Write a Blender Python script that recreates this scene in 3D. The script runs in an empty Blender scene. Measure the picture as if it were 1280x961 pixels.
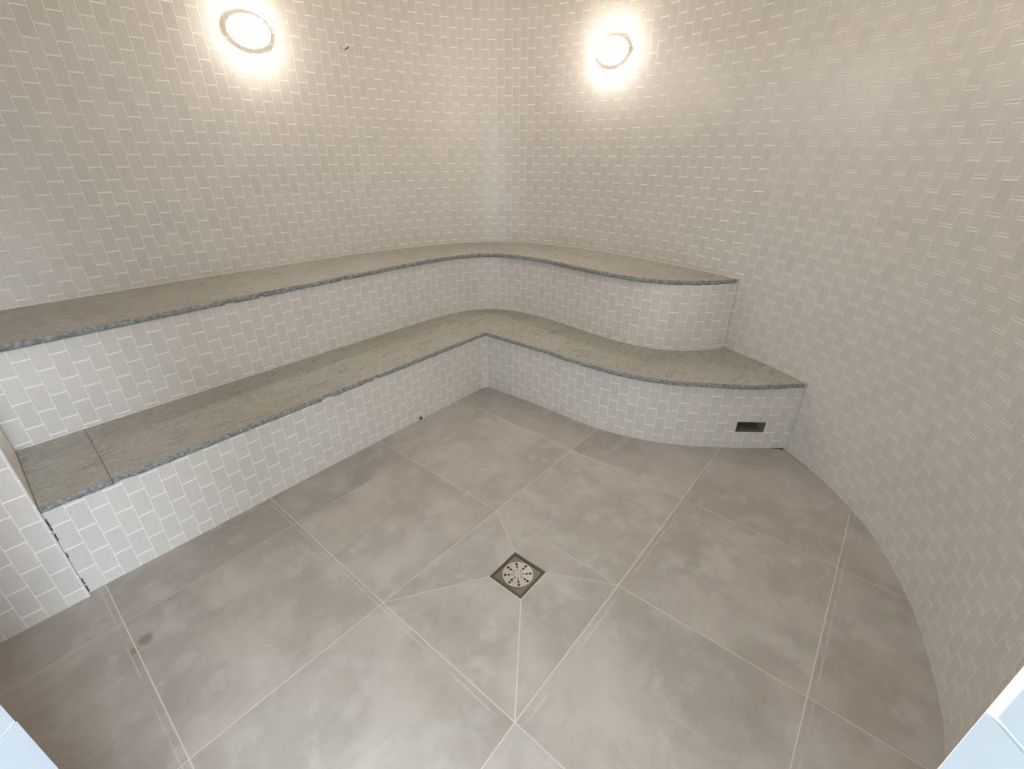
import bpy, bmesh, math, random
from mathutils import Vector, Matrix, noise
random.seed(7)
scene = bpy.context.scene
COL = scene.collection

# ------------------------------------------------------------------ helpers
def srgb(r, g, b):
    f = lambda c: (c/255/12.92) if c/255 <= .04045 else ((c/255+.055)/1.055)**2.4
    return (f(r), f(g), f(b), 1)

def obj(name, bm, mat, parent=None, smooth=False):
    me = bpy.data.meshes.new(name)
    bmesh.ops.recalc_face_normals(bm, faces=bm.faces[:])
    bm.to_mesh(me); bm.free()
    for m in (mat if isinstance(mat, (list, tuple)) else [mat]):
        me.materials.append(m)
    if smooth:
        for p in me.polygons: p.use_smooth = True
    o = bpy.data.objects.new(name, me); COL.objects.link(o)
    if parent: o.parent = parent
    return o

def tag(o, label=None, cat=None, group=None, kind=None):
    if label: o['label'] = label
    if cat: o['category'] = cat
    if group: o['group'] = group
    if kind: o['kind'] = kind
    return o

def struct(o, label, cat):
    return tag(o, label, cat, kind='structure')

def empty(name, loc, label, cat, rotz=0, group=None):
    o = bpy.data.objects.new(name, None); COL.objects.link(o)
    o.location = loc; o.rotation_euler = (0, 0, rotz)
    o.empty_display_size = .05
    return tag(o, label, cat, group)

def v2(p): return Vector((p[0], p[1]))

def spline(pts, step=.004):
    """Catmull-Rom through plan points, densely sampled."""
    P = [v2(p) for p in pts]
    P = [P[0]*2-P[1]] + P + [P[-1]*2-P[-2]]
    out = []
    for i in range(1, len(P)-2):
        p0, p1, p2, p3 = P[i-1:i+3]
        n = max(2, int((p2-p1).length/step))
        t0 = 0; t1 = t0+max((p1-p0).length, 1e-6)**.5; t2 = t1+max((p2-p1).length, 1e-6)**.5; t3 = t2+max((p3-p2).length, 1e-6)**.5
        for k in range(n):
            t = t1+(t2-t1)*k/n
            A1 = p0*((t1-t)/(t1-t0))+p1*((t-t0)/(t1-t0))
            A2 = p1*((t2-t)/(t2-t1))+p2*((t-t1)/(t2-t1))
            A3 = p2*((t3-t)/(t3-t2))+p3*((t-t2)/(t3-t2))
            B1 = A1*((t2-t)/(t2-t0))+A2*((t-t0)/(t2-t0))
            B2 = A2*((t3-t)/(t3-t1))+A3*((t-t1)/(t3-t1))
            out.append(B1*((t2-t)/(t2-t1))+B2*((t-t1)/(t2-t1)))
    out.append(P[-2].copy())
    return out

def arcs(poly):
    s = [0]
    for a, b in zip(poly, poly[1:]): s.append(s[-1]+(b-a).length)
    return s

def at_s(poly, S, s):
    if s <= 0: return poly[0]
    for i in range(len(S)-1):
        if s <= S[i+1]:
            t = (s-S[i])/max(S[i+1]-S[i], 1e-9)
            return poly[i].lerp(poly[i+1], t)
    return poly[-1]

def resample(poly, step, extra=()):
    """points at multiples of step (and at the extra arclengths) -> [(s, point)]"""
    S = arcs(poly); L = S[-1]
    ss = [k*step for k in range(int(L/step)+1)]
    if L-ss[-1] > step*.55: ss.append(L)
    else: ss[-1] = L
    ss = sorted(set(ss) | set(extra))
    return [(s, at_s(poly, S, s)) for s in ss]

def nearest_s(poly, p):
    S = arcs(poly); p = v2(p)
    i = min(range(len(poly)), key=lambda i: (poly[i]-p).length)
    return S[i]

# ------------------------------------------------------------------ node helpers
class NT:
    def __init__(s, name):
        s.m = bpy.data.materials.new(name); s.m.use_nodes = True
        s.t = s.m.node_tree; s.t.nodes.clear()
        s.out = s.t.nodes.new('ShaderNodeOutputMaterial')
        s.b = s.t.nodes.new('ShaderNodeBsdfPrincipled')
        s.t.links.new(s.b.outputs[0], s.out.inputs[0])
    def n(s, typ, **kw):
        nd = s.t.nodes.new(typ)
        for k, v in kw.items(): setattr(nd, k, v)
        return nd
    def put(s, sock, v):
        if v is None: return
        if isinstance(v, bpy.types.NodeSocket): s.t.links.new(v, sock)
        else: sock.default_value = v
    def math(s, op, a, b=None, c=None, clamp=False):
        nd = s.n('ShaderNodeMath', operation=op, use_clamp=clamp)
        s.put(nd.inputs[0], a); s.put(nd.inputs[1], b); s.put(nd.inputs[2], c)
        return nd.outputs[0]
    def mix(s, f, a, b):
        nd = s.n('ShaderNodeMix', data_type='RGBA')
        s.put(nd.inputs[0], f); s.put(nd.inputs[6], a); s.put(nd.inputs[7], b)
        return nd.outputs[2]
    def smooth(s, v, a, b, lo=0., hi=1.):
        nd = s.n('ShaderNodeMapRange', interpolation_type='SMOOTHSTEP')
        s.put(nd.inputs[0], v); s.put(nd.inputs[1], a); s.put(nd.inputs[2], b); s.put(nd.inputs[3], lo); s.put(nd.inputs[4], hi)
        return nd.outputs[0]
    def noise(s, vec, scale, detail=3, rough=.55, col=False, dist=0.):
        nd = s.n('ShaderNodeTexNoise'); s.put(nd.inputs['Vector'], vec)
        nd.inputs['Scale'].default_value = scale; nd.inputs['Detail'].default_value = detail
        nd.inputs['Roughness'].default_value = rough; nd.inputs['Distortion'].default_value = dist
        return nd.outputs['Color' if col else 'Fac']
    def vscale(s, vec, sc):
        nd = s.n('ShaderNodeVectorMath', operation='MULTIPLY'); s.put(nd.inputs[0], vec); nd.inputs[1].default_value = sc
        return nd.outputs[0]
    def vadd(s, a, b):
        nd = s.n('ShaderNodeVectorMath', operation='ADD'); s.put(nd.inputs[0], a); s.put(nd.inputs[1], b)
        return nd.outputs[0]
    def xyz(s, vec):
        nd = s.n('ShaderNodeSeparateXYZ'); s.put(nd.inputs[0], vec); return nd.outputs
    def comb(s, x, y, z=0.):
        nd = s.n('ShaderNodeCombineXYZ'); s.put(nd.inputs[0], x); s.put(nd.inputs[1], y); s.put(nd.inputs[2], z); return nd.outputs[0]
    def bump(s, h, strength, dist, normal=None):
        nd = s.n('ShaderNodeBump'); s.put(nd.inputs['Height'], h)
        nd.inputs['Strength'].default_value = strength; nd.inputs['Distance'].default_value = dist
        s.put(nd.inputs['Normal'], normal)
        return nd.outputs[0]

TU, TV = .0516, .1032        # wall tile pitch: upright half-bond mosaic
def tile_material(name, tile_a, tile_b, grout, rough=.34, tilt=.026, upright=.75, double=False):
    m = NT(name)
    uv = m.n('ShaderNodeUVMap').outputs[0]
    x, y, _ = m.xyz(uv)
    row = m.math('FLOOR', m.math('ADD', m.math('DIVIDE', x, TU), .001))
    fu = m.math('SUBTRACT', m.math('ADD', m.math('DIVIDE', x, TU), .001), row)
    sh = m.math('MULTIPLY', m.math('MODULO', row, 2.), .5)
    yy = m.math('ADD', m.math('DIVIDE', y, TV), m.math('ADD', sh, .03))
    rv = m.math('FLOOR', yy); fv = m.math('SUBTRACT', yy, rv)
    du = m.math('MULTIPLY', m.math('MINIMUM', fu, m.math('SUBTRACT', 1., fu)), TU)
    dv = m.math('MULTIPLY', m.math('MINIMUM', fv, m.math('SUBTRACT', 1., fv)), TV)
    wn = m.n('ShaderNodeTexWhiteNoise', noise_dimensions='2D')
    m.put(wn.inputs['Vector'], m.comb(row, rv))
    wob = m.math('MULTIPLY', m.math('SUBTRACT', m.noise(uv, 60, 2), .5), .0012)
    ju = m.math('ADD', du, wob); jv = m.math('ADD', dv, wob)
    gu = m.smooth(ju, .0006, .0019, 1., 0.)
    gv = m.smooth(jv, .0013, .0031, 1., 0.)
    if double:                               # wide horizontal joints: the grout shows as two pale lines
        gv = m.smooth(m.math('ABSOLUTE', m.math('SUBTRACT', jv, .0048)), .0006, .0022, 1., 0.)
    g = m.math('MAXIMUM', gu, gv)
    gcol = m.math('MAXIMUM', m.math('MULTIPLY', gu, upright), gv)
    # fine upright linen streaks in the glaze
    st = m.noise(m.vscale(uv, (300., 22., 1.)), 1., 3, .65)
    cl = m.noise(m.vscale(uv, (1., 1., 1.)), 9., 3, .6)
    base = m.mix(wn.outputs['Value'], tile_a, tile_b)
    k = m.math('ADD', m.math('MULTIPLY', m.math('SUBTRACT', st, .5), .30), m.math('ADD', m.math('MULTIPLY', m.math('SUBTRACT', cl, .5), .12), 1.))
    hv = m.n('ShaderNodeHueSaturation'); m.put(hv.inputs['Value'], k); m.put(hv.inputs['Color'], base)
    col = m.mix(gcol, hv.outputs[0], grout)
    m.put(m.b.inputs['Base Color'], col)
    m.put(m.b.inputs['Roughness'], m.mix(g, (rough,)*3+(1,), (.75,)*3+(1,)))
    m.b.inputs['Specular IOR Level'].default_value = .5
    geo = m.n('ShaderNodeNewGeometry')
    rnd = m.n('ShaderNodeVectorMath', operation='SUBTRACT'); m.put(rnd.inputs[0], wn.outputs['Color']); rnd.inputs[1].default_value = (.5, .5, .5)
    tl = m.vscale(rnd.outputs[0], (tilt, tilt, tilt))
    nn = m.n('ShaderNodeVectorMath', operation='NORMALIZE'); m.put(nn.inputs[0], m.vadd(geo.outputs['Normal'], tl))
    h = m.math('SUBTRACT', m.math('MULTIPLY', st, .05), m.math('MAXIMUM', m.smooth(ju, .0004, .003, 1., 0.), m.smooth(jv, .0006, .0038, 1., 0.)))
    m.put(m.b.inputs['Normal'], m.bump(h, .6, .0012, nn.outputs[0]))
    return m.m

def stone_material(name):
    m = NT(name)
    co = m.n('ShaderNodeNewGeometry').outputs['Position']
    big = m.noise(co, 3.2, 4, .6, dist=.4)
    streak = m.noise(m.vscale(co, (46., 11., 40.)), 1., 6, .72, dist=1.2)
    grain = m.noise(co, 260, 3, .7)
    mid = m.noise(m.vscale(co, (60., 34., 60.)), 1., 4, .7)
    c = m.mix(m.smooth(big, .36, .64), srgb(168, 161, 149), srgb(173, 169, 159))
    c = m.mix(m.math('MULTIPLY', m.smooth(streak, .50, .70), .7), c, srgb(108, 105, 95))
    c = m.mix(m.math('MULTIPLY', m.smooth(mid, .5, .68), .6), c, srgb(190, 188, 176))
    c = m.mix(m.math('MULTIPLY', m.smooth(grain, .48, .66), .5), c, srgb(92, 90, 84))
    m.put(m.b.inputs['Base Color'], c)
    m.b.inputs['Roughness'].default_value = .62
    m.b.inputs['Specular IOR Level'].default_value = .3
    h = m.math('ADD', m.math('MULTIPLY', mid, .8), m.math('MULTIPLY', grain, .5))
    m.put(m.b.inputs['Normal'], m.bump(h, .8, .005))
    return m.m

def edge_material(name):
    m = NT(name)
    co = m.n('ShaderNodeNewGeometry').outputs['Position']
    a = m.noise(co, 70, 4, .7); b = m.noise(co, 240, 3, .7)
    c = m.mix(m.smooth(a, .35, .65), srgb(104, 105, 102), srgb(150, 152, 148))
    c = m.mix(m.math('MULTIPLY', m.smooth(b, .55, .7), .6), c, srgb(60, 60, 58))
    m.put(m.b.inputs['Base Color'], c); m.b.inputs['Roughness'].default_value = .75
    m.put(m.b.inputs['Normal'], m.bump(m.math('ADD', a, m.math('MULTIPLY', b, .4)), .8, .006))
    return m.m

def floor_material(name):
    m = NT(name)
    co = m.n('ShaderNodeNewGeometry').outputs['Position']
    at = m.n('ShaderNodeAttribute', attribute_name='tile_rand')
    vec = m.vadd(co, m.vscale(at.outputs['Color'], (13., 13., 13.)))
    a = m.noise(vec, 3.0, 5, .6, dist=.3); b = m.noise(vec, 11., 4, .6); g = m.noise(co, 420, 2, .6)
    s = m.noise(m.vscale(vec, (10., 4., 4.)), 1., 4, .6, dist=.5)
    c = m.mix(m.smooth(a, .34, .66), srgb(156, 147, 138), srgb(174, 165, 156))
    c = m.mix(m.math('MULTIPLY', m.smooth(b, .48, .7), .4), c, srgb(186, 181, 175))
    c = m.mix(m.math('MULTIPLY', m.smooth(s, .5, .75), .34), c, srgb(138, 132, 122))
    c = m.mix(m.math('MULTIPLY', m.smooth(g, .5, .7), .14), c, srgb(138, 130, 120))
    x, y, _ = m.xyz(co)
    # stain beside the second joint, with a smaller smear to its left
    wob = m.math('MULTIPLY', m.math('SUBTRACT', b, .5), .03)
    def spot(px, py, r):
        d = m.math('SQRT', m.math('ADD', m.math('POWER', m.math('SUBTRACT', x, px), 2.), m.math('POWER', m.math('SUBTRACT', y, py), 2.)))
        return m.smooth(m.math('ADD', d, wob), r*.45, r, 1., 0.)
    st = m.math('MAXIMUM', spot(.728, .026, .030), m.math('MULTIPLY', spot(.742, -.002, .018), .8))
    c = m.mix(m.math('MULTIPLY', st, .6), c, srgb(104, 96, 80))
    # grout haze wiped along some joints
    def haze(v, c0, w):
        return m.smooth(m.math('ABSOLUTE', m.math('SUBTRACT', v, c0)), w*.5, w, 1., 0.)
    hz = m.math('MAXIMUM', haze(x, 1.818, .0030), m.math('MAXIMUM', haze(x, 2.418, .0030), m.math('MAXIMUM', haze(y, .584, .0030), haze(y, -.018, .0030))))
    hz = m.math('MULTIPLY', hz, m.smooth(m.noise(co, 7, 3), .40, .56))
    c = m.mix(m.math('MULTIPLY', hz, .36), c, srgb(206, 199, 189))
    m.put(m.b.inputs['Base Color'], c)
    m.put(m.b.inputs['Roughness'], m.smooth(a, .3, .7, .42, .55))
    m.b.inputs['Specular IOR Level'].default_value = .4
    m.put(m.b.inputs['Normal'], m.bump(m.math('ADD', g, m.math('MULTIPLY', b, 2.)), .12, .002))
    return m.m

def plain(name, col, rough=.5, metal=0., bumps=None, var=.06):
    m = NT(name)
    co = m.n('ShaderNodeNewGeometry').outputs['Position']
    nz = m.noise(co, bumps or 30., 3)
    hv = m.n('ShaderNodeHueSaturation'); hv.inputs['Color'].default_value = col
    m.put(hv.inputs['Value'], m.math('ADD', m.math('MULTIPLY', m.math('SUBTRACT', nz, .5), 2*var), 1.))
    m.put(m.b.inputs['Base Color'], hv.outputs[0])
    m.b.inputs['Roughness'].default_value = rough; m.b.inputs['Metallic'].default_value = metal
    if bumps: m.put(m.b.inputs['Normal'], m.bump(nz, .2, .001))
    return m.m

def glow(name, col, strength):
    m = NT(name)
    m.b.inputs['Base Color'].default_value = (.9, .9, .88, 1); m.b.inputs['Roughness'].default_value = .35
    m.b.inputs['Emission Color'].default_value = col; m.b.inputs['Emission Strength'].default_value = strength
    return m.m

M_TILE = tile_material('greige_mosaic_tile', srgb(190, 183, 174), srgb(196, 188, 179), srgb(232, 222, 211))
M_TILE_R = tile_material('greige_mosaic_tile_wide_joints', srgb(190, 183, 174), srgb(196, 188, 179), srgb(222, 214, 205), upright=.65, double=True)
M_TILE_B = tile_material('greige_mosaic_tile_tight_joints', srgb(190, 183, 174), srgb(196, 188, 179), srgb(234, 225, 215), upright=.42)
M_STONE = stone_material('flamed_grey_granite')
M_EDGE = edge_material('split_granite_edge')
M_FLOOR = floor_material('grey_porcelain_floor')
M_GROUT = plain('pale_floor_grout', srgb(204, 196, 185), .8, bumps=120.)
M_CAULK = plain('pale_wall_grout', srgb(222, 210, 196), .7, bumps=120.)
M_JAMB = plain('white_jamb_tile', srgb(172, 179, 185), .25, var=.02)
M_JGROUT = plain('white_jamb_grout', srgb(198, 202, 205), .7)
M_CEIL = plain('white_painted_ceiling', srgb(225, 220, 212), .8, bumps=60.)
M_STEEL = plain('brushed_steel', srgb(176, 172, 164), .36, .95, var=.2, bumps=50.)
M_STEELM = plain('dull_steel_plate', srgb(118, 112, 104), .42, .8, var=.2, bumps=70.)
M_STEELD = plain('dull_drain_frame', srgb(84, 79, 73), .5, .6, var=.15, bumps=90.)
M_BLACK = plain('dark_cavity', srgb(22, 20, 18), .8)
M_WHITE = plain('white_lamp_plastic', srgb(228, 222, 214), .35, var=.02)
def translucent(m, k):
    nt = m.node_tree; b = next(n for n in nt.nodes if n.type == 'BSDF_PRINCIPLED'); out = next(n for n in nt.nodes if n.type == 'OUTPUT_MATERIAL')
    tr = nt.nodes.new('ShaderNodeBsdfTranslucent'); tr.inputs[0].default_value = (.9, .82, .74, 1)
    mx = nt.nodes.new('ShaderNodeMixShader'); mx.inputs[0].default_value = k
    nt.links.new(b.outputs[0], mx.inputs[1]); nt.links.new(tr.outputs[0], mx.inputs[2]); nt.links.new(mx.outputs[0], out.inputs[0])
translucent(M_WHITE, .06)
M_WIRE = plain('dark_cable_sheath', srgb(52, 46, 38), .5)
M_WIREL = plain('grey_cable_sheath', srgb(150, 142, 128), .5)
M_VENT = plain('damp_mortar', srgb(118, 114, 108), .55, bumps=60.)
M_PAVE = plain('outdoor_paving', srgb(190, 186, 178), .8, bumps=20.)
M_GLOW = glow('lit_lamp_glass', (1, .93, .835, 1), 122.)

# ------------------------------------------------------------------ plan of the room (metres)
SB = -.045                                            # where both benches stop against the pier
WALL = spline([(-.66, -.35), (-.66, SB), (-.66, .3), (-.648, .9), (-.62, 1.4), (-.57, 1.85), (-.46, 2.34), (-.28, 2.69), (-.08, 2.855), (.156, 2.938),
               (.548, 2.977), (.933, 2.94), (1.29, 2.855), (1.605, 2.765), (1.875, 2.655), (2.08, 2.53), (2.274, 2.36), (2.454, 2.141),
               (2.546, 1.968), (2.625, 1.762), (2.669, 1.579), (2.697, 1.421), (2.706, 1.30), (2.70, 1.18), (2.665, 1.0), (2.58, .78), (2.395, .4825)])
LRISER_A = spline([(.366, SB), (.361, .371), (.350, 1.03), (.348, 1.5), (.352, 2.055)])
LRISER_B = spline([(.352, 2.055), (.60, 2.068), (.82, 2.073), (1.0, 2.068), (1.164, 2.073), (1.30, 2.092), (1.435, 2.128), (1.55, 2.176), (1.661, 2.237), (1.867, 2.385), (2.06, 2.54)])
LRISER = LRISER_A + LRISER_B[1:]
LFRONT_A = spline([(.372, SB), (.372, .371), (.372, 1.03), (.372, 1.5), (.372, 2.037)])
LFRONT_B = spline([(.372, 2.037), (.60, 2.042), (.82, 2.046), (1.0, 2.04), (1.164, 2.040), (1.30, 2.054), (1.435, 2.085), (1.56, 2.135), (1.675, 2.205), (1.88, 2.345), (2.064, 2.524)])
LFRONT = LFRONT_A + LFRONT_B[1:]
URISER = spline([(-.118, SB), (-.115, .8), (-.108, 1.5), (-.102, 1.85), (-.082, 2.12), (-.03, 2.29), (.07, 2.425), (.22, 2.505), (.45, 2.525), (.75, 2.492),
                 (.95, 2.462), (1.10, 2.455), (1.22, 2.463), (1.33, 2.495), (1.43, 2.556), (1.53, 2.655), (1.60, 2.753)])
UFRONT = spline([(-.096, SB), (-.094, .8), (-.088, 1.45), (-.082, 1.83), (-.062, 2.08), (-.012, 2.26), (.075, 2.392), (.24, 2.472), (.47, 2.490), (.70, 2.460),
                 (.874, 2.435), (1.03, 2.427), (1.176, 2.434), (1.30, 2.472), (1.405, 2.535), (1.51, 2.635), (1.595, 2.748)])
Z1, Z2, TH, CEIL = .395, .795, .024, 2.45
DL, DR = Vector((1.348, -.134)), Vector((2.395, .4825))         # inner edges of the doorway
DN = Vector((.66, -.751)).normalized()                            # out through the doorway

# ------------------------------------------------------------------ mesh builders
def uvface(bm, uvl, vs, uvs, mi=0):
    f = bm.faces.new(vs)
    for l, q in zip(f.loops, uvs): l[uvl].uv = q
    f.material_index = mi
    return f

def tiled_strip(bm, pts, z0, z1, u0=0, hole=None):
    """facetted tile columns along resampled plan points [(s, p)]"""
    uvl = bm.loops.layers.uv.verify()
    for (sa, a), (sb, b) in zip(pts, pts[1:]):
        bands = [(z0, z1)]
        if hole and sa >= hole[0]-1e-6 and sb <= hole[1]+1e-6:
            bands = [(z0, hole[2]), (hole[3], z1)]
        for za, zb in bands:
            v = [bm.verts.new((a.x, a.y, za)), bm.verts.new((b.x, b.y, za)), bm.verts.new((b.x, b.y, zb)), bm.verts.new((a.x, a.y, zb))]
            uvface(bm, uvl, v, [(u0+sa, za), (u0+sb, za), (u0+sb, zb), (u0+sa, zb)])

def cap(bm, poly, z):
    vs = [bm.verts.new((p.x, p.y, z)) for p in poly]
    es = [bm.edges.new((vs[i], vs[(i+1) % len(vs)])) for i in range(len(vs))]
    bmesh.ops.triangle_fill(bm, edges=es, use_beauty=True)

def normal_offset(pts, d):
    out = []
    for i, (s, p) in enumerate(pts):
        a = pts[max(i-1, 0)][1]; b = pts[min(i+1, len(pts)-1)][1]
        t = (b-a).normalized(); out.append(p + Vector((-t.y, t.x))*d)
    return out

def finish(name, bm, mat, parent=None):
    bmesh.ops.remove_doubles(bm, verts=bm.verts[:], dist=1e-5)
    return obj(name, bm, mat, parent)

# ------------------------------------------------------------------ walls (curved shell in three runs of tile columns)
wp = resample(WALL, TU)
iA = next(i for i, (s, p) in enumerate(wp) if p.y > 1.95)
iB = next(i for i, (s, p) in enumerate(wp) if p.x > 1.58)
def wall_run(name, pts, label, mat):
    bm = bmesh.new(); uvl = bm.loops.layers.uv.verify()
    tiled_strip(bm, pts, 0, CEIL)
    off = normal_offset(pts, .10)
    for i in range(len(pts)-1):
        a, b = off[i], off[i+1]
        bm.faces.new([bm.verts.new((a.x, a.y, 0)), bm.verts.new((a.x, a.y, CEIL)), bm.verts.new((b.x, b.y, CEIL)), bm.verts.new((b.x, b.y, 0))])
        for z in (0, CEIL):
            p, q = pts[i][1], pts[i+1][1]
            bm.faces.new([bm.verts.new((p.x, p.y, z)), bm.verts.new((q.x, q.y, z)), bm.verts.new((b.x, b.y, z)), bm.verts.new((a.x, a.y, z))])
    for i in (0, -1):
        p, a = pts[i][1], off[i]
        bm.faces.new([bm.verts.new((p.x, p.y, 0)), bm.verts.new((a.x, a.y, 0)), bm.verts.new((a.x, a.y, CEIL)), bm.verts.new((p.x, p.y, CEIL))])
    return struct(finish(name, bm, mat), label, 'wall')
wall_run('wall_left', wp[:iA+1], 'greige mosaic tiled wall above the long left side of the benches', M_TILE)
wall_run('wall_back', wp[iA:iB+1], 'greige mosaic tiled wall curving round the back corner above the upper bench', M_TILE_B)
wall_run('wall_right', wp[iB:], 'greige mosaic tiled wall curving down the right side to the doorway', M_TILE_R)

# tiled pier that ends the benches on the left
def prism(bm, poly, z0, z1, uvscale=True):
    uvl = bm.loops.layers.uv.verify(); s = 0
    for i in range(len(poly)):
        a, b = poly[i], poly[(i+1) % len(poly)]; L = (b-a).length
        v = [bm.verts.new((a.x, a.y, z0)), bm.verts.new((b.x, b.y, z0)), bm.verts.new((b.x, b.y, z1)), bm.verts.new((a.x, a.y, z1))]
        uvface(bm, uvl, v, [(s, z0), (s+L, z0), (s+L, z1), (s, z1)]); s += L
    cap(bm, poly, z0); cap(bm, poly, z1)
def V(*a): return Vector(a)
bm = bmesh.new()
prism(bm, [V(.386, SB-.001), V(-.655, SB-.001), V(-.655, -.30), V(.386, -.80)], 0, CEIL)
struct(finish('wall_pier', bm, M_TILE), 'tiled pier flush with the bench front at the left edge, washed by daylight', 'wall')
# front wall with the doorway
T = .15
def jamb(name, poly, reveal, label):
    """front wall block; the reveal is faced with two white tile courses"""
    bm = bmesh.new(); prism(bm, poly, 0, CEIL)
    return struct(finish(name, bm, M_TILE), label, 'wall')
Lo, Ro = DL+DN*T, DR+DN*T
W = (DR-DL).normalized(); IN = .006
jamb('wall_front_left', [DL-W*IN, V(.386, -.80), V(.386, -1.05), Lo-W*IN], None, 'front wall left of the doorway')
jamb('wall_front_right', [DR+W*IN, Ro+W*IN, V(3.0, .62), V(2.82, .86), V(2.583, .788)], None, 'front wall right of the doorway')
bm = bmesh.new(); prism(bm, [DL-W*IN, DR+W*IN, Ro+W*IN, Lo-W*IN], 2.10, CEIL)
struct(finish('wall_front_header', bm, M_TILE), 'wall above the doorway', 'wall')
def reveal_tiles(name, edge, inward, zj, label):
    bm = bmesh.new()
    # courses of white tile: the one above the joint sits a few millimetres back
    for z0, z1, th, back in ((0., zj-.5035, .006, 0), (zj-.5005, zj-.0015, .006, 0), (zj+.0015, zj+.5, .004, .002), (zj+.503, 2.10, .004, .002)):
        a = edge - inward*IN + DN*back; q = [a, a+inward*th, a+inward*th+DN*(T-back), a+DN*(T-back)]
        prism(bm, q, z0, z1)
    o = finish(name, bm, M_JAMB)
    md = o.modifiers.new('bevel', 'BEVEL'); md.width = .0008; md.segments = 2
    bm = bmesh.new(); a = edge-inward*IN+DN*.001
    prism(bm, [a, a+inward*.0032, a+inward*.0032+DN*(T-.003), a+DN*(T-.003)], 0, 2.099)
    finish('grout', bm, M_JGROUT, o)
    return struct(o, label, 'trim')
reveal_tiles('trim_1', DL, W, .575, 'white tiled door reveal at the lower left corner')
reveal_tiles('trim_2', DR, -W, .985, 'white tiled door reveal at the lower right corner')

# ceiling
bm = bmesh.new()
def boxm(bm, x0, x1, y0, y1, z0, z1):
    r = bmesh.ops.create_cube(bm, size=1)
    for v in r['verts']: v.co = Vector((x0+(v.co.x+.5)*(x1-x0), y0+(v.co.y+.5)*(y1-y0), z0+(v.co.z+.5)*(z1-z0)))
boxm(bm, -.9, 3.1, -1.2, 3.2, CEIL, CEIL+.1)
struct(obj('ceiling', bm, M_CEIL), 'plain white ceiling of the steam room', 'ceiling')

# ------------------------------------------------------------------ floor: porcelain tiles laid over a grout bed
G = .6
TW = {(3, 1): (1.792, .606), (1, 3): (.603, 1.797), (3, 2): (1.797, 1.192)}
def gp(a, b): return Vector(TW.get((a, b), (a*G, b*G)))
DC, DH = Vector((1.486, .995)), .0765
tile_polys = []
for a in range(-2, 6):
    for b in range(-3, 7):
        q = [gp(a, b), gp(a+1, b), gp(a+1, b+1), gp(a, b+1)]
        if (a, b) == (2, 1):                                   # the tile round the drain is cut from its corners
            d = [DC+Vector(s)*DH for s in ((-1, -1), (1, -1), (1, 1), (-1, 1))]
            for k in range(4): tile_polys.append([q[k], q[(k+1) % 4], d[(k+1) % 4], d[k]])
        else: tile_polys.append(q)
def inset(poly, d):
    n = len(poly); out = []
    for i in range(n):
        p, a, b = poly[i], poly[i-1], poly[(i+1) % n]
        e1 = (p-a).normalized(); e2 = (b-p).normalized()
        n1 = Vector((-e1.y, e1.x)); n2 = Vector((-e2.y, e2.x))
        k = (n1+n2); k = k/max(k.dot(n1), .2)
        out.append(p+k*d)
    return out
bm = bmesh.new()
clay = bm.loops.layers.float_color.new('tile_rand')
for poly in tile_polys:
    c = (random.random(), random.random(), random.random(), 1)
    q = inset(poly, .0017)
    top = [bm.verts.new((p.x, p.y, 0)) for p in q]; bot = [bm.verts.new((p.x, p.y, -.0012)) for p in q]
    fs = [bm.faces.new(top)]
    for i in range(4): fs.append(bm.faces.new([top[i], bot[i], bot[(i+1) % 4], top[(i+1) % 4]]))
    for f in fs:
        for l in f.loops: l[clay] = c
outer = [V(-1.2, -1.8), V(3.6, -1.8), V(3.6, 4.2), V(-1.2, 4.2)]
hole = [DC+Vector(s)*(DH-.002) for s in ((-1, -1), (1, -1), (1, 1), (-1, 1))]
es = []
for loop in (outer, hole):
    vs = [bm.verts.new((p.x, p.y, -.0008)) for p in loop]
    es += [bm.edges.new((vs[i], vs[(i+1) % 4])) for i in range(4)]
r = bmesh.ops.triangle_fill(bm, edges=es, use_beauty=True)
for g in r['geom']:
    if isinstance(g, bmesh.types.BMFace): g.material_index = 1
me = bpy.data.meshes.new('floor')
for f in bm.faces:
    f.normal_update()
    if f.normal.z < -.5: f.normal_flip()
bm.to_mesh(me); bm.free(); me.materials.append(M_FLOOR); me.materials.append(M_GROUT)
fl = bpy.data.objects.new('floor', me); COL.objects.link(fl)
struct(fl, 'grey porcelain tiled floor with pale grout joints running to the drain', 'floor')
bm = bmesh.new(); boxm(bm, -.5, 7.5, -9.5, -1.802, -.06, -.004); boxm(bm, 3.602, 7.5, -1.802, 4, -.06, -.004)
struct(obj('floor_outside', bm, M_PAVE), 'pale paving outside the doorway', 'floor')

# ------------------------------------------------------------------ benches
def split_at(front, back, cuts):
    """cut the band between two curves; cuts = [(s_front, s_back)]"""
    Sf, Sb = arcs(front), arcs(back)
    cs = [(0, 0)]+cuts+[(Sf[-1], Sb[-1])]
    out = []
    for (f0, b0), (f1, b1) in zip(cs, cs[1:]):
        def cut(poly, S, s0, s1):
            return [at_s(poly, S, s0)]+[p for p, s in zip(poly, S) if s0+1e-4 < s < s1-1e-4]+[at_s(poly, S, s1)]
        out.append((cut(front, Sf, f0, f1), cut(back, Sb, b0, b1)))
    return out

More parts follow.
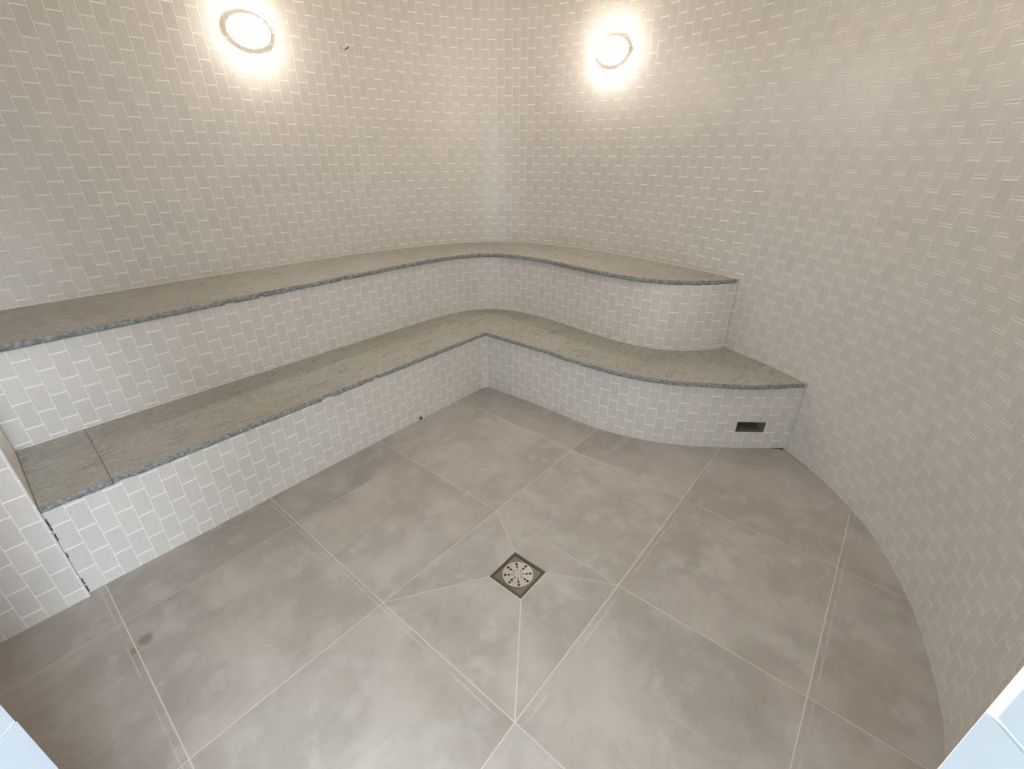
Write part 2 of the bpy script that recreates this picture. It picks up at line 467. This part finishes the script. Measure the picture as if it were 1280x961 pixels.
def slab(front, back, ztop, parent, seed, chips=(), g0=.0008, g1=.0008):
    """stone seat slab with a split, uneven front edge"""
    Sf = arcs(front); L = Sf[-1]
    n = int(L/.008); fr = [at_s(front, Sf, g0+(L-g0-g1)*k/n) for k in range(n+1)]
    Sb = arcs(back); Lb = Sb[-1]; nb = max(4, int(Lb/.02)); bk = [at_s(back, Sb, g0+(Lb-g0-g1)*k/nb) for k in range(nb+1)]
    bm = bmesh.new(); rows = []
    zs = [ztop, ztop-.004, ztop-TH*.5, ztop-TH+.003, ztop-TH]
    prof = [-.002, .0, .0015, .0, -.003]
    for r, z in enumerate(zs):
        row = []
        for k, p in enumerate(fr):
            a, b = fr[max(k-1, 0)], fr[min(k+1, n)]
            t = (b-a).normalized(); nrm = Vector((t.y, -t.x))
            amp = .0018 if r in (0, 1) else .0026
            d = prof[r]+amp*noise.noise(Vector((p.x*42, p.y*42, r*3.1+seed)))+.8*amp*noise.noise(Vector((p.x*140, p.y*140, r*5.3+seed)))
            dz = 0 if r in (0,) else .0014*noise.noise(Vector((p.x*60, p.y*60, r*9.7+seed)))
            for (cx, cy, cr, cd) in chips:
                q = (p-Vector((cx, cy))).length/cr
                if q < 1 and r >= 2: d -= cd*(1-q*q); dz += .006*(1-q*q) if r >= 3 else 0
            if k in (0, n): d *= .3
            w = p+nrm*d
            row.append(bm.verts.new((w.x, w.y, z+dz)))
        rows.append(row)
    for r in range(len(zs)-1):
        for k in range(n):
            f = bm.faces.new([rows[r][k], rows[r][k+1], rows[r+1][k+1], rows[r+1][k]]); f.material_index = 1; f.smooth = True
    for zi, row in ((ztop, rows[0]), (ztop-TH, rows[-1])):
        bv = [bm.verts.new((p.x, p.y, zi)) for p in bk]
        loop = row+bv[::-1]; es = []
        for i in range(len(loop)):
            a, b = loop[i], loop[(i+1) % len(loop)]
            es.append(bm.edges.get((a, b)) or bm.edges.new((a, b)))
        bmesh.ops.triangle_fill(bm, edges=es, use_beauty=True)
        if zi == ztop: btop = bv
        else: bbot = bv
    for k in range(nb): bm.faces.new([btop[k], bbot[k], bbot[k+1], btop[k+1]])
    bm.faces.new([rows[r][0] for r in range(len(zs))]+[bbot[0], btop[0]])
    bm.faces.new([rows[r][n] for r in range(len(zs))]+[bbot[nb], btop[nb]])
    return obj('seat_slab', bm, [M_STONE, M_EDGE], parent)

def tube(bm, pts, r, seg=6):
    rings = []
    for i, p in enumerate(pts):
        t = (pts[min(i+1, len(pts)-1)]-pts[max(i-1, 0)]).normalized()
        a = t.cross(Vector((0, 0, 1)))
        a = a.normalized() if a.length > 1e-3 else Vector((1, 0, 0)); b = t.cross(a)
        rings.append([bm.verts.new(p+(a*math.cos(2*math.pi*k/seg)+b*math.sin(2*math.pi*k/seg))*r) for k in range(seg)])
    for A, B in zip(rings, rings[1:]):
        for k in range(seg): bm.faces.new([A[k], A[(k+1) % seg], B[(k+1) % seg], B[k]])
    bm.faces.new(rings[0]); bm.faces.new(rings[-1])

def bench_base(front, back, ztop, parent, hole=None, extra=(), corner=None):
    pts = resample(front, TU, extra)
    bm = bmesh.new(); tiled_strip(bm, pts, 0, ztop, hole=hole)
    fp = [p for s, p in pts]; bp = [p for s, p in resample(back, .02)]
    uvl = bm.loops.layers.uv.verify()
    for z in (0, ztop): cap(bm, fp+bp[::-1], z)
    for a, b in list(zip(bp, bp[1:]))+[(fp[0], bp[0]), (fp[-1], bp[-1])]:
        vs = [bm.verts.new((a.x, a.y, 0)), bm.verts.new((b.x, b.y, 0)), bm.verts.new((b.x, b.y, ztop)), bm.verts.new((a.x, a.y, ztop))]
        uvface(bm, uvl, vs, [(.018, 0), (.030, 0), (.030, ztop), (.018, ztop)])
    return finish('tiled_base', bm, M_TILE, parent)

def seam(poly, s0, s1, z, r, parent, off):
    S = arcs(poly); n = max(3, int((s1-s0)/.03)); bm = bmesh.new(); pts = []
    for k in range(n+1):
        s = s0+(s1-s0)*k/n; p = at_s(poly, S, s); q = at_s(poly, S, s+.004); q0 = at_s(poly, S, s-.004)
        t = (q-q0).normalized(); w = p+Vector((t.y, -t.x))*off
        rr = noise.noise(Vector((w.x*9, w.y*9, 2)))*.0006
        pts.append(Vector((w.x, w.y, z+rr)))
    tube(bm, pts, r); o = obj('sealant_seam', bm, M_CAULK, parent, True); return o

def sub(poly, s0, s1):
    S = arcs(poly)
    return [at_s(poly, S, s0)]+[p for p, s in zip(poly, S) if s0 < s < s1]+[at_s(poly, S, s1)]

# curve arclengths where things meet
wS = arcs(WALL)
wall_at_pier = nearest_s(WALL, (-.66, SB)); wall_at_upper = nearest_s(WALL, (1.605, 2.765)); wall_at_lower = nearest_s(WALL, (2.072, 2.535))
wall_up = sub(WALL, wall_at_pier, wall_at_upper); wall_lo = sub(WALL, wall_at_upper, wall_at_lower)
GAP = .005
def pull(poly, d):                                      # shift a plan curve towards the room by d
    out = []
    for i, p in enumerate(poly):
        t = (poly[min(i+1, len(poly)-1)]-poly[max(i-1, 0)]).normalized(); out.append(p+Vector((t.y, -t.x))*d)
    return out
lower_back = pull(URISER, GAP)+pull(wall_lo, GAP)[1:]
upper_back = pull(wall_up, GAP)

lower = empty('steam_bench', (.12, 1.0, 0), 'lower tier of the L-shaped tiled bench with wide rough grey granite seat', 'bench')
upper = empty('steam_bench', (-.4, 1.0, 0), 'upper tier of the L-shaped tiled bench with narrow grey granite seat against the wall', 'bench')

def reparent_fix(root):
    for o in COL.objects:
        if o.parent == root: o.matrix_parent_inverse = Matrix.Translation(root.location).inverted()

# steam outlet opening in the lower riser
hs0, hs1 = nearest_s(LRISER, (1.842, 2.367)), nearest_s(LRISER, (1.960, 2.455))
HZ0, HZ1 = .100, .165
bench_base(LRISER, lower_back, Z1-TH, lower, hole=(hs0, hs1, HZ0, HZ1), extra=(hs0, hs1))
LFS = arcs(LFRONT)
def cutpair(front, back, pf, pb): return (nearest_s(front, pf), nearest_s(back, pb))
lcuts = [cutpair(LFRONT, lower_back, (.372, .14), (-.115, .155)), cutpair(LFRONT, lower_back, (.60, 2.042), (.20, 2.495))]
chipsL = [(.372, .95, .03, .012), (.372, 1.22, .02, .008), (.372, .17, .03, .006)]
for i, (f, b) in enumerate(split_at(LFRONT, lower_back, lcuts)):
    slab(f, b, Z1, lower, 10+i*7, chipsL)
seam(URISER, .003, arcs(URISER)[-1]-.01, Z1+.001, .0026, lower, GAP+.001)
seam(WALL, wall_at_upper+.03, wall_at_lower, Z1+.001, .0022, lower, GAP+.001)

bench_base(URISER, upper_back, Z2-TH, upper)
ucuts = [cutpair(UFRONT, upper_back, (-.088, 1.418), (-.60, 1.584)), cutpair(UFRONT, upper_back, (.70, 2.46), (.75, 2.96))]
chipsU = [(-.09, .80, .02, .012), (-.09, 1.40, .018, .010), (-.09, .95, .015, .006)]
for i, (f, b) in enumerate(split_at(UFRONT, upper_back, ucuts)):
    slab(f, b, Z2, upper, 40+i*7, chipsU)
seam(WALL, wall_at_pier+.003, wall_at_upper, Z2+.001, .0024, upper, GAP+.001)
# broken bedding joint between the pier and the bench face
for z0, z1 in ((.30, .352), (.255, .29), (.05, .075), (.01, .042), (.18, .20)):
    zz = z0; pts = []
    while zz <= z1: pts.append(Vector((.3735+.002*noise.noise(Vector((zz*60, 3, 1))), SB+.002+.0022*noise.noise(Vector((zz*90, 0, 5))), zz))); zz += .006
    if len(pts) > 2:
        bm = bmesh.new(); tube(bm, pts, .0016, 5); obj('open_joint', bm, M_BLACK, lower)
reparent_fix(lower); reparent_fix(upper)

# ------------------------------------------------------------------ steam outlet
LS = arcs(LRISER)
pa, pb = at_s(LRISER, LS, hs0), at_s(LRISER, LS, hs1)
mid = (pa+pb)/2; ax = (pb-pa).normalized(); nin = Vector((-ax.y, ax.x)); hw = (pb-pa).length/2
vent = empty('steam_outlet', (mid.x, mid.y, HZ0), 'small dark rectangular steam outlet low in the tiled bench face near the right wall', 'vent', math.atan2(ax.y, ax.x))
hh = HZ1-HZ0
bm = bmesh.new()
def quad(bm, *ps): bm.faces.new([bm.verts.new(p) for p in ps])
D = .13
for (x0, x1, z0, z1) in ((-hw, hw, 0, hh),):
    w = .004
    for a in ((-hw, -hw+.0, 0, hh),): pass
    # four thin sides of the sleeve and its back
    boxm(bm, -hw-w, -hw, .001, D, -w, hh+w); boxm(bm, hw, hw+w, .001, D, -w, hh+w)
    boxm(bm, -hw, hw, .001, D, -w, 0); boxm(bm, -hw, hw, .001, D, hh, hh+w)
obj('sleeve', bm, M_VENT, vent)
bm = bmesh.new(); boxm(bm, -hw, hw, D-.004, D, 0, hh); obj('back_plate', bm, M_BLACK, vent)
bm = bmesh.new()
for a, b in (((-hw, 0, 0), (hw, 0, 0)), ((-hw, 0, hh), (hw, 0, hh)), ((-hw, 0, 0), (-hw, 0, hh)), ((hw, 0, 0), (hw, 0, hh))):
    q = Vector((0, -.003, 0)); tube(bm, [Vector(a)+q, (Vector(a)+Vector(b))/2+q, Vector(b)+q], .0014, 5)
obj('grout_lip', bm, M_CAULK, vent)

# ------------------------------------------------------------------ lamps on the wall
def wall_frame(p):
    s = nearest_s(WALL, p); q = at_s(WALL, wS, s); t = (at_s(WALL, wS, s+.03)-at_s(WALL, wS, s-.03)).normalized()
    return q, t, Vector((t.y, -t.x))                   # point, along-wall, into the room
def oval(bm, prof, a, b, seg=48, close=True):
    rings = [[bm.verts.new((a*k*math.cos(2*math.pi*i/seg), -d, b*k*math.sin(2*math.pi*i/seg))) for i in range(seg)] for k, d in prof]
    for A, B in zip(rings, rings[1:]):
        for i in range(seg): bm.faces.new([A[i], A[(i+1) % seg], B[(i+1) % seg], B[i]])
    if close: bm.faces.new(rings[-1])
    bm.faces.new(rings[0])
def lamp(p, z, label):
    q, t, n = wall_frame(p)
    root = empty('bulkhead_lamp', (q.x+n.x*.0005, q.y+n.y*.0005, z), label, 'lamp', math.atan2(t.y, t.x), 'lit oval wall lamps')
    bm = bmesh.new(); oval(bm, [(.98, 0), (1.0, .003), (1.0, .027), (.98, .034), (.94, .0375), (.90, .0365)], .100, .070)
    obj('base', bm, M_WHITE, root, True)
    bm = bmesh.new(); oval(bm, [(.905, .034), (.90, .043), (.83, .0555), (.70, .064), (.55, .070), (.35, .074), (.15, .0755)], .100, .070)
    obj('diffuser', bm, M_GLOW, root, True)
    return root
lamp((-.62, 1.40), 1.945, 'lit white oval bulkhead lamp on the wall above the long left bench')
lamp((.585, 2.975), 1.945, 'lit white oval bulkhead lamp on the back wall right of the curved corner')
lamp((2.595, 1.84), 1.945, 'lit white oval bulkhead lamp on the right wall towards the doorway')

# ------------------------------------------------------------------ small fittings
q, t, n = wall_frame((-.56, 1.90))
wire = empty('cable_stub', (q.x, q.y, 1.935), 'two short cable ends poking out of the wall beside the left lamp', 'cable', math.atan2(t.y, t.x))
def wirepart(name, pts, r, mat):
    bm = bmesh.new(); tube(bm, [Vector(p) for p in pts], r, 8); obj(name, bm, mat, wire, True)
wirepart('wire', [(.004, .001, -.004), (.006, -.008, -.004), (.013, -.013, .001), (.024, -.016, .008)], .0030, M_WIRE)
wirepart('wire', [(-.004, .001, -.003), (-.007, -.008, -.003), (-.014, -.012, 0), (-.022, -.014, .003)], .0024, M_WIREL)
bm = bmesh.new(); oval(bm, [(1., -.001), (1., .002), (.5, .0035)], .009, .009, 20); obj('wall_plug', bm, M_CAULK, wire)

fit = empty('pipe_stub', (.358, 1.485, 0), 'tiny round pipe stub at the foot of the left bench face', 'pipe')
bm = bmesh.new(); oval(bm, [(1., .0), (1., .006), (.9, .008), (.62, .008), (.62, .001)], .011, .011, 24)
o = obj('collar', bm, M_VENT, fit); o.rotation_euler = (0, 0, math.pi/2); o.location = (-.008, 0, .013)
bm = bmesh.new(); oval(bm, [(1., .0), (1., .0065)], .0066, .0066, 20)
o = obj('bore', bm, M_BLACK, fit); o.rotation_euler = (0, 0, math.pi/2); o.location = (-.008, 0, .013)

# ------------------------------------------------------------------ floor drain
dr = empty('floor_drain', (DC.x, DC.y, 0), 'square steel floor drain with round perforated grate amid the floor tiles', 'drain')
def ring_fill(bm, loops, z0, z1):
    """plate with holes: first loop is the outline"""
    top = []; es = []
    for lp in loops:
        vs = [bm.verts.new((x, y, z1)) for x, y in lp]; top.append(vs)
        es += [bm.edges.new((vs[i], vs[(i+1) % len(vs)])) for i in range(len(vs))]
    r = bmesh.ops.triangle_fill(bm, edges=es, use_beauty=True)
    fs = [g for g in r['geom'] if isinstance(g, bmesh.types.BMFace)]
    vmap = {}
    for vs in top:
        low = [bm.verts.new((v.co.x, v.co.y, z0)) for v in vs]
        for a, b in zip(vs, low): vmap[a] = b
        for i in range(len(vs)):
            j = (i+1) % len(vs); bm.faces.new([vs[i], low[i], low[j], vs[j]])
    for f in fs: bm.faces.new([vmap[v] for v in f.verts][::-1])
def sq(h): return [(-h, -h), (h, -h), (h, h), (-h, h)]
def circ(cx, cy, r, n=14): return [(cx+r*math.cos(2*math.pi*k/n), cy+r*math.sin(2*math.pi*k/n)) for k in range(n)]
bm = bmesh.new(); ring_fill(bm, [sq(.0745), sq(.0645)], -.014, .0015)
obj('frame', bm, M_STEELD, dr)
bm = bmesh.new(); ring_fill(bm, [sq(.0643), circ(0, 0, .0587, 48)], -.006, -.0016)
obj('plate', bm, M_STEELM, dr)
loops = [circ(0, 0, .0576, 64)]
for k in range(8):
    an = math.radians(-1+45*k)
    for rad, hr in ((.0470, .0053), (.0335, .0046), (.0215, .0029), (.0135, .0019)):
        loops.append(circ(rad*math.cos(an), rad*math.sin(an), hr, 12))
loops.append(circ(0, 0, .0014, 8))
bm = bmesh.new(); ring_fill(bm, loops, -.003, .0006); obj('grate', bm, M_STEEL, dr)
bm = bmesh.new(); boxm(bm, -.07, .07, -.07, .07, -.075, -.070)
for x0, x1, y0, y1 in ((-.074, -.07, -.074, .074), (.07, .074, -.074, .074), (-.07, .07, -.074, -.07), (-.07, .07, .07, .074)): boxm(bm, x0, x1, y0, y1, -.075, -.015)
obj('sump', bm, M_BLACK, dr)

# ------------------------------------------------------------------ daylight through the doorway
w = bpy.data.worlds.new('World'); scene.world = w; w.use_nodes = True
bg = w.node_tree.nodes['Background']; bg.inputs[0].default_value = (.78, .90, 1.0, 1); bg.inputs[1].default_value = 4.5
pl = bpy.data.lights.new('door_portal', 'AREA'); pl.shape = 'RECTANGLE'; pl.size = (DR-DL).length; pl.size_y = 2.1
pl.cycles.is_portal = True
po = bpy.data.objects.new('door_portal', pl); COL.objects.link(po)
c = (DL+DR)/2+DN*(T+.005); zax = Vector((DN.x, DN.y, 0)); yax = Vector((0, 0, 1)); xax = yax.cross(zax)
po.matrix_world = Matrix(((xax.x, yax.x, zax.x, c.x), (xax.y, yax.y, zax.y, c.y), (xax.z, yax.z, zax.z, 1.05), (0, 0, 0, 1)))

sun = bpy.data.lights.new('low_daylight', 'SUN'); sun.energy = 1.8; sun.angle = math.radians(14); sun.color = (.68, .82, 1.0)
so = bpy.data.objects.new('low_daylight', sun); COL.objects.link(so)
az, el = math.radians(2), math.radians(22)
so.rotation_euler = Vector((math.cos(az)*math.cos(el), math.sin(az)*math.cos(el), math.sin(el))).to_track_quat('Z', 'Y').to_euler()

# ------------------------------------------------------------------ camera
Rm = ((0.7691418134170773, 0.639067054995702, 0.0037643156894834884), (0.29164545105394823, -0.34575323806290936, -0.8918506765420724), (-0.5686508610149368, 0.6870574921999857, -0.45231427202647234))
cam = bpy.data.cameras.new('camera'); co = bpy.data.objects.new('camera', cam); COL.objects.link(co)
X, Y, Zc = Vector(Rm[0]), -Vector(Rm[1]), -Vector(Rm[2])
co.matrix_world = Matrix(((X.x, Y.x, Zc.x, 2.22613671), (X.y, Y.y, Zc.y, .06261169), (X.z, Y.z, Zc.z, 1.39777722), (0, 0, 0, 1)))
cam.sensor_fit = 'HORIZONTAL'; cam.sensor_width = 36; cam.lens = 567.069/1280*36; cam.clip_start = .01
scene.camera = co
scene.view_settings.view_transform = 'Standard'; scene.view_settings.look = 'None'
scene.view_settings.gamma = 1; scene.view_settings.use_curve_mapping = False
scene.view_settings.exposure = 0.16
